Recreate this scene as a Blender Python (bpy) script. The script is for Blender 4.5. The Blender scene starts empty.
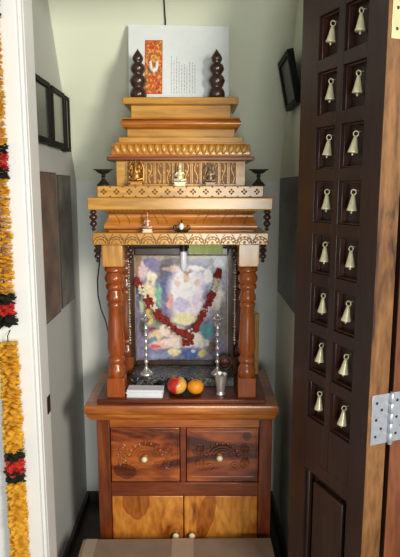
import bpy, math, random
from mathutils import Vector, Matrix, noise

random.seed(7)
SC = bpy.context.scene
COL = SC.collection
PI = math.pi

# ------------------------------------------------------------------ camera geometry
FPX, CXP, CYP, EYE, PITCH = 558.0, 200.0, 278.5, 1.71, math.radians(9.26)
CP, SP = math.cos(PITCH), math.sin(PITCH)


def at(px, py, Y):
    """point of the plane y = Y that the photograph shows at (px, py)"""
    u, v = (px - CXP) / FPX, (CYP - py) / FPX
    t = Y / (CP + v * SP)
    return Vector((u * t, Y, EYE + t * (v * CP - SP)))


def zat(py, Y):
    return at(200, py, Y).z


def mpp(py, Y):
    """metres per pixel at that depth"""
    return at(201, py, Y).x


cam_d = bpy.data.cameras.new('camera')
cam = bpy.data.objects.new('camera', cam_d)
COL.objects.link(cam)
cam.location = (0, 0, EYE)
cam.rotation_euler = (PI / 2 - PITCH, 0, 0)
cam_d.sensor_fit = 'VERTICAL'
cam_d.sensor_height = 24
cam_d.lens = 24 * FPX / 557
cam_d.clip_start = 0.02
SC.camera = cam


# ------------------------------------------------------------------ mesh builder
class MB:
    def __init__(s):
        s.v, s.f = [], []

    def add(s, vs, fs):
        o = len(s.v)
        s.v += [Vector(p) for p in vs]
        s.f += [tuple(i + o for i in f) for f in fs]
        return s

    def box(s, x0, x1, y0, y1, z0, z1, m=None):
        vs = [Vector((x, y, z)) for z in (z0, z1) for y in (y0, y1) for x in (x0, x1)]
        if m:
            vs = [m @ p for p in vs]
        return s.add(vs, [(0, 2, 3, 1), (4, 5, 7, 6), (0, 1, 5, 4), (2, 6, 7, 3), (0, 4, 6, 2), (1, 3, 7, 5)])

    def lathe(s, prof, c=(0, 0, 0), n=24, m=None, sx=1, sy=1):
        """prof: (r, z) from bottom to top, round the z axis through c"""
        c = Vector(c)
        vs, fs = [], []
        for r, z in prof:
            for k in range(n):
                a = 2 * PI * k / n
                vs.append(Vector((r * math.cos(a) * sx, r * math.sin(a) * sy, z)))
        L = len(prof)
        for i in range(L - 1):
            for k in range(n):
                k2 = (k + 1) % n
                fs.append((i * n + k, i * n + k2, (i + 1) * n + k2, (i + 1) * n + k))
        fs.append(tuple(reversed(range(n))))
        fs.append(tuple(range((L - 1) * n, L * n)))
        vs = [(m @ p if m else p) + c for p in vs]
        return s.add(vs, fs)

    def tube(s, pts, r, n=8, closed=False):
        pts = [Vector(p) for p in pts]
        rs = r if isinstance(r, (list, tuple)) else [r] * len(pts)
        L = len(pts)
        vs, fs = [], []
        prev = None
        for i, p in enumerate(pts):
            if closed:
                t = pts[(i + 1) % L] - pts[i - 1]
            else:
                t = pts[min(i + 1, L - 1)] - pts[max(i - 1, 0)]
            t.normalize()
            if prev is None:
                ref = Vector((0, 0, 1)) if abs(t.z) < .9 else Vector((0, 1, 0))
                a = t.cross(ref).normalized()
            else:
                a = (prev - t * prev.dot(t)).normalized()
            prev = a
            b = t.cross(a)
            for k in range(n):
                w = 2 * PI * k / n
                vs.append(p + (a * math.cos(w) + b * math.sin(w)) * rs[i])
        for i in range(L if closed else L - 1):
            j = (i + 1) % L
            for k in range(n):
                k2 = (k + 1) % n
                fs.append((i * n + k, i * n + k2, j * n + k2, j * n + k))
        if not closed:
            fs.append(tuple(reversed(range(n))))
            fs.append(tuple(range((L - 1) * n, L * n)))
        return s.add(vs, fs)

    def ball(s, c, r, nu=14, nv=9, m=None):
        if not isinstance(r, (tuple, list)):
            r = (r, r, r)
        c = Vector(c)
        vs, fs = [], []
        for i in range(1, nv):
            t = PI * i / nv
            for k in range(nu):
                a = 2 * PI * k / nu
                vs.append(Vector((r[0] * math.sin(t) * math.cos(a), r[1] * math.sin(t) * math.sin(a), -r[2] * math.cos(t))))
        for i in range(nv - 2):
            for k in range(nu):
                k2 = (k + 1) % nu
                fs.append((i * nu + k, i * nu + k2, (i + 1) * nu + k2, (i + 1) * nu + k))
        b, t = len(vs), len(vs) + 1
        vs += [Vector((0, 0, -r[2])), Vector((0, 0, r[2]))]
        for k in range(nu):
            k2 = (k + 1) % nu
            fs.append((b, k2, k))
            fs.append((t, (nv - 2) * nu + k, (nv - 2) * nu + k2))
        vs = [(m @ p if m else p) + c for p in vs]
        return s.add(vs, fs)

    def prism(s, poly, x0, x1):
        """poly: (y, z) outline carried from x0 to x1"""
        n = len(poly)
        vs = [Vector((x0, y, z)) for y, z in poly] + [Vector((x1, y, z)) for y, z in poly]
        fs = [tuple(range(n)), tuple(reversed(range(n, 2 * n)))]
        for k in range(n):
            k2 = (k + 1) % n
            fs.append((k, n + k, n + k2, k2))
        return s.add(vs, fs)

    def frustum(s, x0, x1, yf, yb, z0, z1, prof):
        """moulding round front, left and right: prof is a list of (outset, t) with t from 0 at z0 to 1 at z1"""
        vs, fs = [], []
        for o, t in prof:
            z = z0 + (z1 - z0) * t
            vs += [(x0 - o, yb, z), (x0 - o, yf - o, z), (x1 + o, yf - o, z), (x1 + o, yb, z)]
        L = len(prof)
        for i in range(L - 1):
            for k in range(4):
                k2 = (k + 1) % 4
                fs.append((i * 4 + k, i * 4 + k2, (i + 1) * 4 + k2, (i + 1) * 4 + k))
        fs.append((3, 2, 1, 0))
        e = (L - 1) * 4
        fs.append((e, e + 1, e + 2, e + 3))
        return s.add(vs, fs)


def root_of(o):
    while o.parent:
        o = o.parent
    return o


def build(name, mb, mat, parent=None, bevel=0, seg=2, smooth=40, local=False, remesh=0, subsurf=0):
    me = bpy.data.meshes.new(name)
    off = Vector((0, 0, 0))
    if parent is not None and not local:
        off = Vector(root_of(parent).location)
    me.from_pydata([p - off for p in mb.v], [], mb.f)
    me.update()
    import bmesh
    bm = bmesh.new()
    bm.from_mesh(me)
    bmesh.ops.recalc_face_normals(bm, faces=bm.faces)
    bm.to_mesh(me)
    bm.free()
    for p in me.polygons:
        p.use_smooth = True
    if smooth:
        me.set_sharp_from_angle(angle=math.radians(smooth))
    o = bpy.data.objects.new(name, me)
    COL.objects.link(o)
    if parent is not None:
        o.parent = parent
    me.materials.append(mat)
    if bevel:
        b = o.modifiers.new('bevel', 'BEVEL')
        b.width = bevel
        b.segments = seg
        b.limit_method = 'ANGLE'
        b.angle_limit = math.radians(35)
    if remesh:
        r = o.modifiers.new('remesh', 'REMESH')
        r.mode = 'VOXEL'
        r.voxel_size = remesh
        r.use_smooth_shade = True
    if subsurf:
        q = o.modifiers.new('sub', 'SUBSURF')
        q.levels = q.render_levels = subsurf
    return o


def tag(o, label, cat, group=None):
    o['label'] = label
    o['category'] = cat
    if group:
        o['group'] = group
    return o


def thing(name, label, cat, loc=(0, 0, 0), group=None):
    o = bpy.data.objects.new(name, None)
    o.empty_display_size = .05
    COL.objects.link(o)
    o.location = loc
    return tag(o, label, cat, group)


def struct(o):
    o['kind'] = 'structure'
    return o


# ------------------------------------------------------------------ materials
def lin(c):
    return tuple(((x / 255) / 12.92 if x / 255 <= .04045 else ((x / 255 + .055) / 1.055) ** 2.4) for x in c)


def rgba(c):
    return (*lin(c), 1)


def new_mat(name, rough=.5, metal=0, coat=0, spec=.5):
    m = bpy.data.materials.new(name)
    m.use_nodes = True
    b = m.node_tree.nodes['Principled BSDF']
    b.inputs['Roughness'].default_value = rough
    b.inputs['Metallic'].default_value = metal
    b.inputs['Coat Weight'].default_value = coat
    b.inputs['Coat Roughness'].default_value = .15
    b.inputs['Specular IOR Level'].default_value = spec
    return m, m.node_tree.nodes, m.node_tree.links, b


def plain(name, c, rough=.5, metal=0, coat=0, var=.12, scale=40, bump=0, spec=.5):
    """one colour with a slight mottling"""
    m, N, L, b = new_mat(name, rough, metal, coat, spec)
    tc = N.new('ShaderNodeTexCoord')
    no = N.new('ShaderNodeTexNoise')
    no.inputs['Scale'].default_value = scale
    no.inputs['Detail'].default_value = 3
    L.new(tc.outputs['Object'], no.inputs['Vector'])
    r = N.new('ShaderNodeValToRGB')
    c = lin(c)
    r.color_ramp.elements[0].position = .3
    r.color_ramp.elements[1].position = .7
    r.color_ramp.elements[0].color = (*[x * (1 - var) for x in c], 1)
    r.color_ramp.elements[1].color = (*[min(1, x * (1 + var)) for x in c], 1)
    L.new(no.outputs['Fac'], r.inputs['Fac'])
    L.new(r.outputs['Color'], b.inputs['Base Color'])
    if bump:
        bp = N.new('ShaderNodeBump')
        bp.inputs['Strength'].default_value = bump
        bp.inputs['Distance'].default_value = .002
        L.new(no.outputs['Fac'], bp.inputs['Height'])
        L.new(bp.outputs['Normal'], b.inputs['Normal'])
    return m


def wood(name, cols, axis='x', scale=9, stretch=7, rough=.35, coat=.35, dist=1.2, pos=(.3, .5, .68), off=0):
    m, N, L, b = new_mat(name, rough, 0, coat)
    tc = N.new('ShaderNodeTexCoord')
    mp = N.new('ShaderNodeMapping')
    sc = [scale] * 3
    sc['xyz'.index(axis)] = scale / stretch
    mp.inputs['Scale'].default_value = sc
    mp.inputs['Location'].default_value = (off, off * .7, off * 1.3)
    L.new(tc.outputs['Object'], mp.inputs['Vector'])
    n1 = N.new('ShaderNodeTexNoise')
    n1.inputs['Scale'].default_value = 1
    n1.inputs['Detail'].default_value = 3
    n1.inputs['Distortion'].default_value = dist
    L.new(mp.outputs['Vector'], n1.inputs['Vector'])
    r = N.new('ShaderNodeValToRGB')
    el = r.color_ramp.elements
    el[0].position, el[0].color = pos[0], rgba(cols[0])
    el[1].position, el[1].color = pos[2], rgba(cols[2])
    e = el.new(pos[1])
    e.color = rgba(cols[1])
    L.new(n1.outputs['Fac'], r.inputs['Fac'])
    n2 = N.new('ShaderNodeTexNoise')
    n2.inputs['Scale'].default_value = 9
    n2.inputs['Detail'].default_value = 2
    L.new(mp.outputs['Vector'], n2.inputs['Vector'])
    r2 = N.new('ShaderNodeValToRGB')
    r2.color_ramp.elements[0].position = .35
    r2.color_ramp.elements[0].color = (.72, .68, .62, 1)
    r2.color_ramp.elements[1].position = .6
    r2.color_ramp.elements[1].color = (1, 1, 1, 1)
    L.new(n2.outputs['Fac'], r2.inputs['Fac'])
    mx = N.new('ShaderNodeMix')
    mx.data_type = 'RGBA'
    mx.blend_type = 'MULTIPLY'
    mx.inputs[0].default_value = 1
    L.new(r.outputs['Color'], mx.inputs[6])
    L.new(r2.outputs['Color'], mx.inputs[7])
    L.new(mx.outputs[2], b.inputs['Base Color'])
    bp = N.new('ShaderNodeBump')
    bp.inputs['Strength'].default_value = .12
    bp.inputs['Distance'].default_value = .001
    L.new(n2.outputs['Fac'], bp.inputs['Height'])
    L.new(bp.outputs['Normal'], b.inputs['Normal'])
    return m


def heartwood(m, base, cx, cz, rx, rz, rot, col):
    """a patch of darker heartwood with rings round it, at its place on the board"""
    N, L = m.node_tree.nodes, m.node_tree.links
    b = N['Principled BSDF']
    src = b.inputs['Base Color'].links[0].from_socket
    tc = N.new('ShaderNodeTexCoord')
    mp = N.new('ShaderNodeMapping')
    mp.vector_type = 'TEXTURE'
    mp.inputs['Location'].default_value = (cx, base, cz)
    mp.inputs['Rotation'].default_value = (0, rot, 0)
    mp.inputs['Scale'].default_value = (rx, 100, rz)
    L.new(tc.outputs['Object'], mp.inputs['Vector'])
    ln = N.new('ShaderNodeVectorMath')
    ln.operation = 'LENGTH'
    L.new(mp.outputs['Vector'], ln.inputs[0])
    no = N.new('ShaderNodeTexNoise')
    no.inputs['Scale'].default_value = 1.4
    no.inputs['Detail'].default_value = 3
    L.new(mp.outputs['Vector'], no.inputs['Vector'])
    ad = N.new('ShaderNodeMath')
    ad.operation = 'MULTIPLY_ADD'
    L.new(no.outputs['Fac'], ad.inputs[0])
    ad.inputs[1].default_value = .55
    L.new(ln.outputs['Value'], ad.inputs[2])
    r = N.new('ShaderNodeValToRGB')
    el = r.color_ramp.elements
    el[0].position, el[0].color = .72, (.75, .75, .75, 1)
    el[1].position, el[1].color = 1.28 / 1.3, (0, 0, 0, 1)
    for p_, v_ in ((.80, .7), (.90, .85), (.955, .95)):
        e = el.new(p_)
        e.color = (v_, v_, v_, 1)
    L.new(ad.outputs[0], r.inputs['Fac'])
    mx = N.new('ShaderNodeMix')
    mx.data_type = 'RGBA'
    mx.blend_type = 'MULTIPLY'
    L.new(r.outputs['Color'], mx.inputs[0])
    L.new(src, mx.inputs[6])
    mx.inputs[7].default_value = (*col, 1)
    L.new(mx.outputs[2], b.inputs['Base Color'])


def painted(name, rough=.4, coat=0):
    """colours of a print, kept in the mesh's own colour attribute"""
    m, N, L, b = new_mat(name, rough, 0, coat)
    a = N.new('ShaderNodeAttribute')
    a.attribute_name = 'Col'
    L.new(a.outputs['Color'], b.inputs['Base Color'])
    return m


def wall_mat(name, c, c2):
    m, N, L, b = new_mat(name, .75, 0, 0, .25)
    tc = N.new('ShaderNodeTexCoord')
    no = N.new('ShaderNodeTexNoise')
    no.inputs['Scale'].default_value = 2.2
    no.inputs['Detail'].default_value = 4
    L.new(tc.outputs['Object'], no.inputs['Vector'])
    r = N.new('ShaderNodeValToRGB')
    r.color_ramp.elements[0].position = .35
    r.color_ramp.elements[1].position = .65
    r.color_ramp.elements[0].color = rgba(c)
    r.color_ramp.elements[1].color = rgba(c2)
    L.new(no.outputs['Fac'], r.inputs['Fac'])
    L.new(r.outputs['Color'], b.inputs['Base Color'])
    n2 = N.new('ShaderNodeTexNoise')
    n2.inputs['Scale'].default_value = 180
    L.new(tc.outputs['Object'], n2.inputs['Vector'])
    bp = N.new('ShaderNodeBump')
    bp.inputs['Strength'].default_value = .08
    bp.inputs['Distance'].default_value = .002
    L.new(n2.outputs['Fac'], bp.inputs['Height'])
    L.new(bp.outputs['Normal'], b.inputs['Normal'])
    return m


M = {}
M['wall_greencast'] = wall_mat('wall paint with green light cast', (228, 231, 209), (232, 235, 214))  # green light cast and extra brightness mixed into the wall colour
M['wall_shaded'] = wall_mat('wall paint darkened as shade', (190, 190, 186), (196, 196, 192))  # dimmer light on the left wall, put into its colour
M['wall_white'] = wall_mat('white wall paint', (222, 223, 217), (228, 228, 224))
M['trim'] = plain('white gloss trim paint', (236, 235, 233), .35, var=.02, scale=6)
M['floor'] = plain('dark brown floor', (74, 62, 54), .4, var=.25, scale=9)
M['skirt'] = plain('dark skirting', (62, 58, 54), .45, var=.15)
M['slab'] = wood('golden polished teak', ((184, 124, 38), (206, 150, 56), (222, 172, 78)), 'x', 7, 8, .3, .4, .8)
M['teak'] = wood('orange teak', ((172, 94, 26), (194, 118, 38), (210, 142, 56)), 'x', 8, 7, .32, .4, 1)
M['column'] = wood('red brown teak', ((142, 62, 20), (166, 80, 28), (186, 98, 38)), 'z', 9, 7, .3, .45, .8)
M['block'] = wood('golden teak upright grain', ((180, 116, 40), (200, 140, 56), (214, 160, 74)), 'z', 7, 7, .3, .4, .8)
M['groove'] = plain('dark stained carving', (126, 78, 34), .55, var=.2)
M['turned'] = plain('dark turned wood', (58, 34, 26), .3, coat=.4, var=.2)
M['cab'] = wood('red teak upright grain', ((84, 34, 14), (118, 54, 22), (150, 80, 34)), 'z', 12, 9, .32, .4, 1.2)
M['cabx'] = wood('red teak level grain', ((134, 62, 22), (182, 100, 38), (208, 132, 58)), 'x', 12, 9, .3, .45, 1.2)
M['rail'] = wood('dark red teak rail', ((88, 36, 14), (114, 50, 20), (138, 66, 28)), 'x', 10, 9, .35, .35, 1)
M['drawer'] = wood('figured red teak', ((70, 28, 12), (136, 62, 24), (180, 98, 38)), 'x', 7, 3.5, .3, .5, 2.2, (.36, .48, .66), 3.1)
M['cdoor'] = wood('figured golden teak', ((130, 60, 20), (196, 120, 44), (214, 144, 62)), 'z', 6.5, 3, .32, .4, 2.6, (.34, .46, .66), 1.7)
M['dark_panel'] = wood('dark brown back board', ((48, 26, 16), (62, 34, 20), (74, 42, 26)), 'z', 8, 7)
M['door'] = wood('dark stained door', ((46, 27, 21), (56, 33, 25), (66, 40, 30)), 'z', 8, 9, .42, .15, .8)
M['door_edge'] = wood('bare door edge with knots', ((58, 34, 18), (116, 78, 42), (136, 94, 54)), 'z', 9, 4, .45, .1, 2.2, (.3, .43, .62), 4.4)
M['door_edge_red'] = wood('red brown door edge', ((84, 42, 24), (110, 60, 34), (128, 74, 44)), 'z', 9, 6, .45, .1, 1.2)
M['brass'] = plain('pale brass', (232, 220, 178), .35, .25, var=.12, scale=60)
M['brass_dark'] = plain('old brass', (176, 124, 58), .38, .65, var=.35, scale=120)
M['bronze'] = plain('dark bronze', (58, 50, 42), .35, .6, var=.25, scale=80)
M['silver'] = plain('silver', (226, 222, 216), .28, .75, var=.08)
M['pewter'] = plain('dull pewter', (150, 128, 104), .4, .6, var=.3, scale=120)
M['steel'] = plain('zinc steel', (186, 190, 200), .35, .6, var=.1, scale=60)
M['steel_dark'] = plain('dark steel', (70, 62, 56), .35, .7)
M['ivory'] = plain('ivory', (232, 214, 178), .35, coat=.3, var=.08)
M['pinkish'] = plain('copper pink metal', (204, 156, 132), .35, .4, var=.3, scale=160)
M['paper'] = plain('white paper', (232, 232, 236), .7, var=.02)
M['card'] = plain('white card', (226, 230, 232), .6, var=.02)
M['ink'] = plain('grey ink', (150, 152, 156), .7, var=.1)
M['black'] = plain('black plastic', (20, 20, 20), .35)
M['black_frame'] = plain('black frame lacquer', (16, 15, 15), .6, spec=.2)
M['frost'] = plain('white bulb glass', (226, 228, 236), .25, var=.02, coat=.4)
M['carton'] = plain('brown cardboard', (138, 116, 98), .8, var=.08, scale=14)
M['tape'] = plain('buff packing tape', (168, 148, 128), .35, var=.04)
M['apple'] = None
M['orange'] = plain('orange peel', (238, 146, 24), .4, var=.1, scale=160, bump=.3)
M['stem'] = plain('fruit stem', (70, 52, 30), .7)
M['marigold'] = plain('marigold cloth petals', (255, 188, 58), .75, var=.2, scale=70)
M['red_petal'] = plain('red cloth petals', (222, 62, 50), .75, var=.2, scale=70)
M['dark_petal'] = plain('dark green cloth leaves', (42, 44, 32), .8, var=.3, scale=70)
M['rose'] = plain('red rose petals', (140, 34, 26), .7, var=.35, scale=90)
M['white_petal'] = plain('cream petals', (226, 216, 190), .7, var=.15, scale=90)
M['bead'] = plain('silver beads', (186, 172, 152), .25, .8, var=.1)
M['string'] = plain('dark string', (50, 36, 28), .8)
M['greenstrip'] = plain('light green matte', (204, 222, 140), .75, var=.08, scale=20)
M['incense'] = plain('yellow brown card', (156, 118, 54), .6, var=.15)
M['plaque'] = plain('dark red painted metal', (92, 40, 34), .4, .3, var=.3, scale=120)
M['print'] = painted('colour print', .25, .3)
M['poster'] = painted('old poster print', .45)
for k in ('marigold', 'red_petal'):
    b_ = M[k].node_tree.nodes['Principled BSDF']
    b_.inputs['Subsurface Weight'].default_value = .7
    b_.inputs['Subsurface Radius'].default_value = (.03, .018, .006)
# ripe apple: red over yellow
m, N, L, b = new_mat('apple skin', .3, 0, .4)
tc = N.new('ShaderNodeTexCoord')
no = N.new('ShaderNodeTexNoise')
no.inputs['Scale'].default_value = 22
no.inputs['Detail'].default_value = 4
L.new(tc.outputs['Object'], no.inputs['Vector'])
rp = N.new('ShaderNodeValToRGB')
sx_ = N.new('ShaderNodeSeparateXYZ')
L.new(tc.outputs['Object'], sx_.inputs[0])
ad = N.new('ShaderNodeMath')
ad.operation = 'MULTIPLY_ADD'
L.new(sx_.outputs[0], ad.inputs[0])
ad.inputs[1].default_value = 9
L.new(no.outputs['Fac'], ad.inputs[2])
rp.color_ramp.elements[0].position, rp.color_ramp.elements[0].color = .42, rgba((196, 40, 34))
rp.color_ramp.elements[1].position, rp.color_ramp.elements[1].color = .64, rgba((232, 178, 84))
L.new(ad.outputs[0], rp.inputs['Fac'])
L.new(rp.outputs['Color'], b.inputs['Base Color'])
M['apple'] = m
# black stone with pale veins
m, N, L, b = new_mat('black veined stone', .3, 0, .2)
tc = N.new('ShaderNodeTexCoord')
no = N.new('ShaderNodeTexNoise')
no.inputs['Scale'].default_value = 34
no.inputs['Detail'].default_value = 5
no.inputs['Distortion'].default_value = 2.5
L.new(tc.outputs['Object'], no.inputs['Vector'])
rp = N.new('ShaderNodeValToRGB')
el = rp.color_ramp.elements
el[0].position, el[0].color = .5, rgba((30, 30, 30))
el[1].position, el[1].color = .62, rgba((40, 40, 40))
e = el.new(.56)
e.color = rgba((150, 152, 146))
L.new(no.outputs['Fac'], rp.inputs['Fac'])
L.new(rp.outputs['Color'], b.inputs['Base Color'])
M['stone'] = m


def blend(base, ells, s, t):
    c = list(base)
    for (cx, cy, rx, ry, rot, col, soft) in ells:
        dx, dy = s - cx, t - cy
        ca, sa = math.cos(rot), math.sin(rot)
        x, y = (dx * ca + dy * sa) / rx, (-dx * sa + dy * ca) / ry
        d = math.sqrt(x * x + y * y)
        w = max(0, min(1, (1 - d) / soft))
        c = [a + (q - a) * w for a, q in zip(c, col)]
    return c


def print_sheet(name, o, ux, uz, nx, nz, fn, mat, parent=None):
    """flat printed sheet: o lower left corner, ux and uz its sides, fn(s, t) its colour"""
    o, ux, uz = Vector(o), Vector(ux), Vector(uz)
    mb = MB()
    cols = []
    for j in range(nz + 1):
        for i in range(nx + 1):
            mb.v.append(o + ux * (i / nx) + uz * (j / nz))
            cols.append(fn(i / nx, j / nz))
    for j in range(nz):
        for i in range(nx):
            a = j * (nx + 1) + i
            mb.f.append((a, a + 1, a + nx + 2, a + nx + 1))
    ob = build(name, mb, mat, parent, smooth=0)
    at_ = ob.data.color_attributes.new('Col', 'FLOAT_COLOR', 'POINT')
    for k, c in enumerate(cols):
        at_.data[k].color = (*lin([max(0, min(255, q)) for q in c]), 1)
    return ob


# ------------------------------------------------------------------ the room
WL, WR, YB, ZK = -.623, .40, 2.85, 1.74          # alcove sides, back, height where the back starts to slope forward
SL = .41 / .726                                   # slope of the upper back (metres forward per metre up)
ZC = 2.6
YS = YB - SL * (ZC - ZK)


def slope_y(z):
    return YB - SL * (z - ZK)


struct(build('floor', MB().box(-1.8, 1.8, -2.2, YB + .1, -.06, 0), M['floor']))
struct(build('wall_back', MB().box(WL - .06, WR + .06, YB, YB + .08, 0, ZK), M['wall_white']))
struct(build('wall_back_sloped', MB().prism([(YB, ZK), (YB + .08, ZK), (YS + .08, ZC), (YS, ZC)], WL - .06, WR + .06), M['wall_greencast']))
struct(build('wall_left', MB().prism([(1.93, 0), (YB + .05, 0), (YB + .05, ZK + .02), (YS + .05, ZC), (1.93, ZC)], WL - .06, WL), M['wall_shaded']))
struct(build('wall_right', MB().prism([(1.93, 0), (YB + .05, 0), (YB + .05, ZK + .02), (YS + .05, ZC), (1.93, ZC)], WR, WR + .06), M['wall_greencast']))
struct(build('ceiling', MB().box(WL - .06, WR + .06, 1.9, YS + .1, ZC, ZC + .06), M['wall_greencast']))
struct(build('baseboard_left', MB().box(WL, WL + .016, 1.95, YB - .001, 0, .06), M['skirt'], bevel=.003))
struct(build('baseboard_right', MB().box(WR - .016, WR, 1.95, YB - .001, 0, .06), M['skirt'], bevel=.003))
struct(build('baseboard_back', MB().box(WL + .017, WR - .017, YB - .016, YB, 0, .06), M['skirt'], bevel=.003))
# white door casing on the left: flat board, stepped moulding, jamb
xe, xm, xa = at(40.4, 187, 1.99).x, at(30.5, 187, 1.885).x, at(24.5, 187, 1.86).x
tl = struct(build('trim_1', MB().box(-.95, xa, 1.86, 1.93, 0, 2.42), M['trim'], bevel=.004))
build('casing_bead', MB().box(xa, xm, 1.872, 1.93, 0, 2.42), M['trim'], tl, bevel=.004)
build('jamb_board', MB().box(xm, xe, 1.888, 1.99, 0, 2.42), M['trim'], tl, bevel=.003)
a = at(40.2, 404, 1.97)
build('strike_plate', MB().box(xe - .001, xe + .0025, 1.948, 1.986, a.z - .033, a.z + .033), M['black'], tl, bevel=.001)
struct(build('wall_front', MB().box(-1.8, -.95, 1.87, 1.93, 0, ZC).box(.47, 1.8, 1.9, 1.96, 0, ZC).box(-.95, .47, 1.88, 1.96, 2.42, ZC), M['wall_white']))
struct(build('trim_2', MB().box(.345, .47, 1.885, 1.99, 0, 2.42), M['door'], bevel=.003))

# ------------------------------------------------------------------ cabinet
CX = -.077
YW = 2.18                                         # front of the worktop
ZW = zat(406, YW)                                 # its top
HW = 97.5 * mpp(408, YW)
YBK = 2.64
cab = thing('altar_cabinet', 'red brown teak cabinet with carved drawers, under the wooden shrine', 'cabinet', (CX, 2.4, 0))
zb = zat(421, YW + .01)
mb = MB().frustum(CX - HW + .02, CX + HW - .02, YW + .02, YBK, zb, ZW,
                  [(0, 0), (.004, .1), (.012, .3), (.013, .42), (.018, .48), (.02, .62), (.02, .88), (.017, 1)])
build('worktop', mb, M['cabx'], cab, bevel=.002)
YF = 2.215
x0, x1 = at(97, 440, YF).x, at(272, 440, YF).x
xo, xi = at(111, 450, YF).x, at(255, 450, YF).x
pw = xo - x0 - .004
for s, nx in ((0, 'post'), (1, 'post')):
    xa0 = x0 if s == 0 else x1 - pw
    build('post', MB().box(xa0, xa0 + pw, YF, YF + .06, 0, zb), M['cab'], cab, bevel=.004)
    build('side_panel', MB().box(xa0 + .006 if s == 0 else xa0 + pw - .024, xa0 + .024 if s == 0 else xa0 + pw - .006, YF + .06, YBK - .03, .06, zb), M['cab'], cab)
    build('rear_post', MB().box(xa0, xa0 + pw, YBK - .06, YBK - .01, 0, zb), M['cab'], cab)
build('back_panel', MB().box(x0 + pw, x1 - pw, YBK - .03, YBK - .015, .06, zb), M['dark_panel'], cab)
xl, xr = x0 + pw, x1 - pw
ztr, zd0, zm0 = zat(428, YF), zat(483, YF), zat(496.5, YF)
build('top_rail', MB().box(xl, xr, YF + .004, YF + .03, ztr, zb), M['cabx'], cab, bevel=.002)
build('middle_rail', MB().box(xl, xr, YF + .003, YF + .03, zm0, zd0), M['rail'], cab, bevel=.003)
build('shelf_board', MB().box(xl, xr, YF + .03, YBK - .03, zm0, zm0 + .02), M['rail'], cab)
zbr = .09
build('bottom_rail', MB().box(xl, xr, YF + .003, YF + .03, .04, zbr), M['rail'], cab, bevel=.003)
xd0, xd1 = at(180.3, 455, YF).x, at(186, 455, YF).x
build('divider', MB().box(xd0, xd1, YF + .002, YF + .03, zd0, ztr), M['rail'], cab, bevel=.002)


def knob(c, parent, mat_a, mat_b, s=1.0):
    """turned pull standing out towards -y from c"""
    m = Matrix.Rotation(PI / 2, 3, 'X')
    k = build('knob', MB().lathe([(.0065 * s, 0), (.007 * s, .002 * s), (.004 * s, .005 * s), (.004 * s, .010 * s), (.0105 * s, .014 * s), (.0125 * s, .019 * s),
                                  (.0115 * s, .024 * s), (.007 * s, .028 * s), (.0015 * s, .0295 * s)], c, 20, m), mat_a, parent, smooth=60)
    build('rosette', MB().lathe([(.013 * s, 0), (.012 * s, .003 * s), (.006 * s, .0045 * s)], c, 20, m), mat_b, k)
    return k


def arc(c, rx, rz, a0, a1, n=14):
    return [(c[0] + rx * math.cos(a0 + (a1 - a0) * i / n), c[1], c[2] + rz * math.sin(a0 + (a1 - a0) * i / n)) for i in range(n + 1)]


def spiral(c, r0, r1, a0, turns, n=22):
    return [(c[0] + (r0 + (r1 - r0) * i / n) * math.cos(a0 + turns * 2 * PI * i / n), c[1],
             c[2] + (r0 + (r1 - r0) * i / n) * math.sin(a0 + turns * 2 * PI * i / n)) for i in range(n + 1)]


M['drawer_b'] = M['drawer'].copy()
DK = (.3, .22, .2)
for mk_, px_, py_, rx_, rz_ in (('drawer', 125, 472, .07, .05), ('drawer', 150, 445, .06, .014), ('drawer_b', 200, 453, .05, .024), ('drawer_b', 247, 437, .026, .03)):
    p_ = at(px_, py_, YF)
    heartwood(M[mk_], 0, p_.x - CX, p_.z, rx_, rz_, .1, DK)
for (xa0, xb0, kp, mk) in ((xl, xd0, (145, 457), 'drawer'), (xd1, xr, (219.5, 456), 'drawer_b')):
    g = .0025
    d = build('drawer', MB().box(xa0 + g, xb0 - g, YF + .006, YF + .03, zd0 + g, ztr - g), M[mk], cab, bevel=.003)
    build('drawer_box', MB().box(xa0 + .02, xb0 - .02, YF + .03, YBK - .06, zd0 + .012, ztr - .03), M['dark_panel'], d)
    yk = YF + .006
    k = at(kp[0], kp[1], yk)
    cx_, cz = (xa0 + xb0) / 2, (zd0 + ztr) / 2
    w, h = xb0 - xa0, ztr - zd0
    cv = MB()
    for r_, t in ((.030, .005), (.043, .0042), (.056, .005)):
        cv.tube(arc((cx_, yk, cz - .012), r_, r_ * .95, .12, PI - .12), t, 6)
    for i in range(9):                            # petals of the half lotus
        a_ = .25 + (PI - .5) * i / 8
        cv.ball((cx_ + .072 * math.cos(a_), yk, cz - .014 + .066 * math.sin(a_)), (.0075, .008, .012), 8, 6, Matrix.Rotation(PI / 2 - a_, 3, 'Y'))
    for s in (-1, 1):
        cv.tube(spiral((cx_ + s * .098, yk, cz + .028), .022, .003, PI / 2, s * 1.6), .0045, 6)
        cv.tube(spiral((cx_ + s * .098, yk, cz - .036), .024, .003, -PI / 2, -s * 1.6), .0045, 6)
        cv.tube(spiral((cx_ + s * .052, yk, cz - .05), .019, .003, 0, s * 1.4), .0045, 6)
        for i in range(5):
            cv.ball((cx_ + s * (.066 + .0125 * i), yk, cz - .004 + .012 * math.sin(i * 1.7)), (.008, .0045, .0045), 8, 6, Matrix.Rotation(s * (.5 + .5 * i), 3, 'Y'))
        cv.tube([(cx_ + s * (w / 2 - .012), yk, cz - h * .36 + h * .72 * i / 8) for i in range(9)], .0022, 6)
    cv.tube([(cx_ - w * .42 + w * .84 * i / 12, yk, cz - h * .4) for i in range(13)], .0022, 6)
    cv.tube([(cx_ - w * .42 + w * .84 * i / 12, yk, cz + h * .42) for i in range(13)], .0022, 6)
    build('carving', cv, M[mk], d, smooth=60)
    knob((k.x, yk - .002, k.z), d, M['ivory'], M['brass_dark'], 1.05)
xmid = at(183.7, 515, YF).x
HR = (.52, .36, .30)
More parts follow.
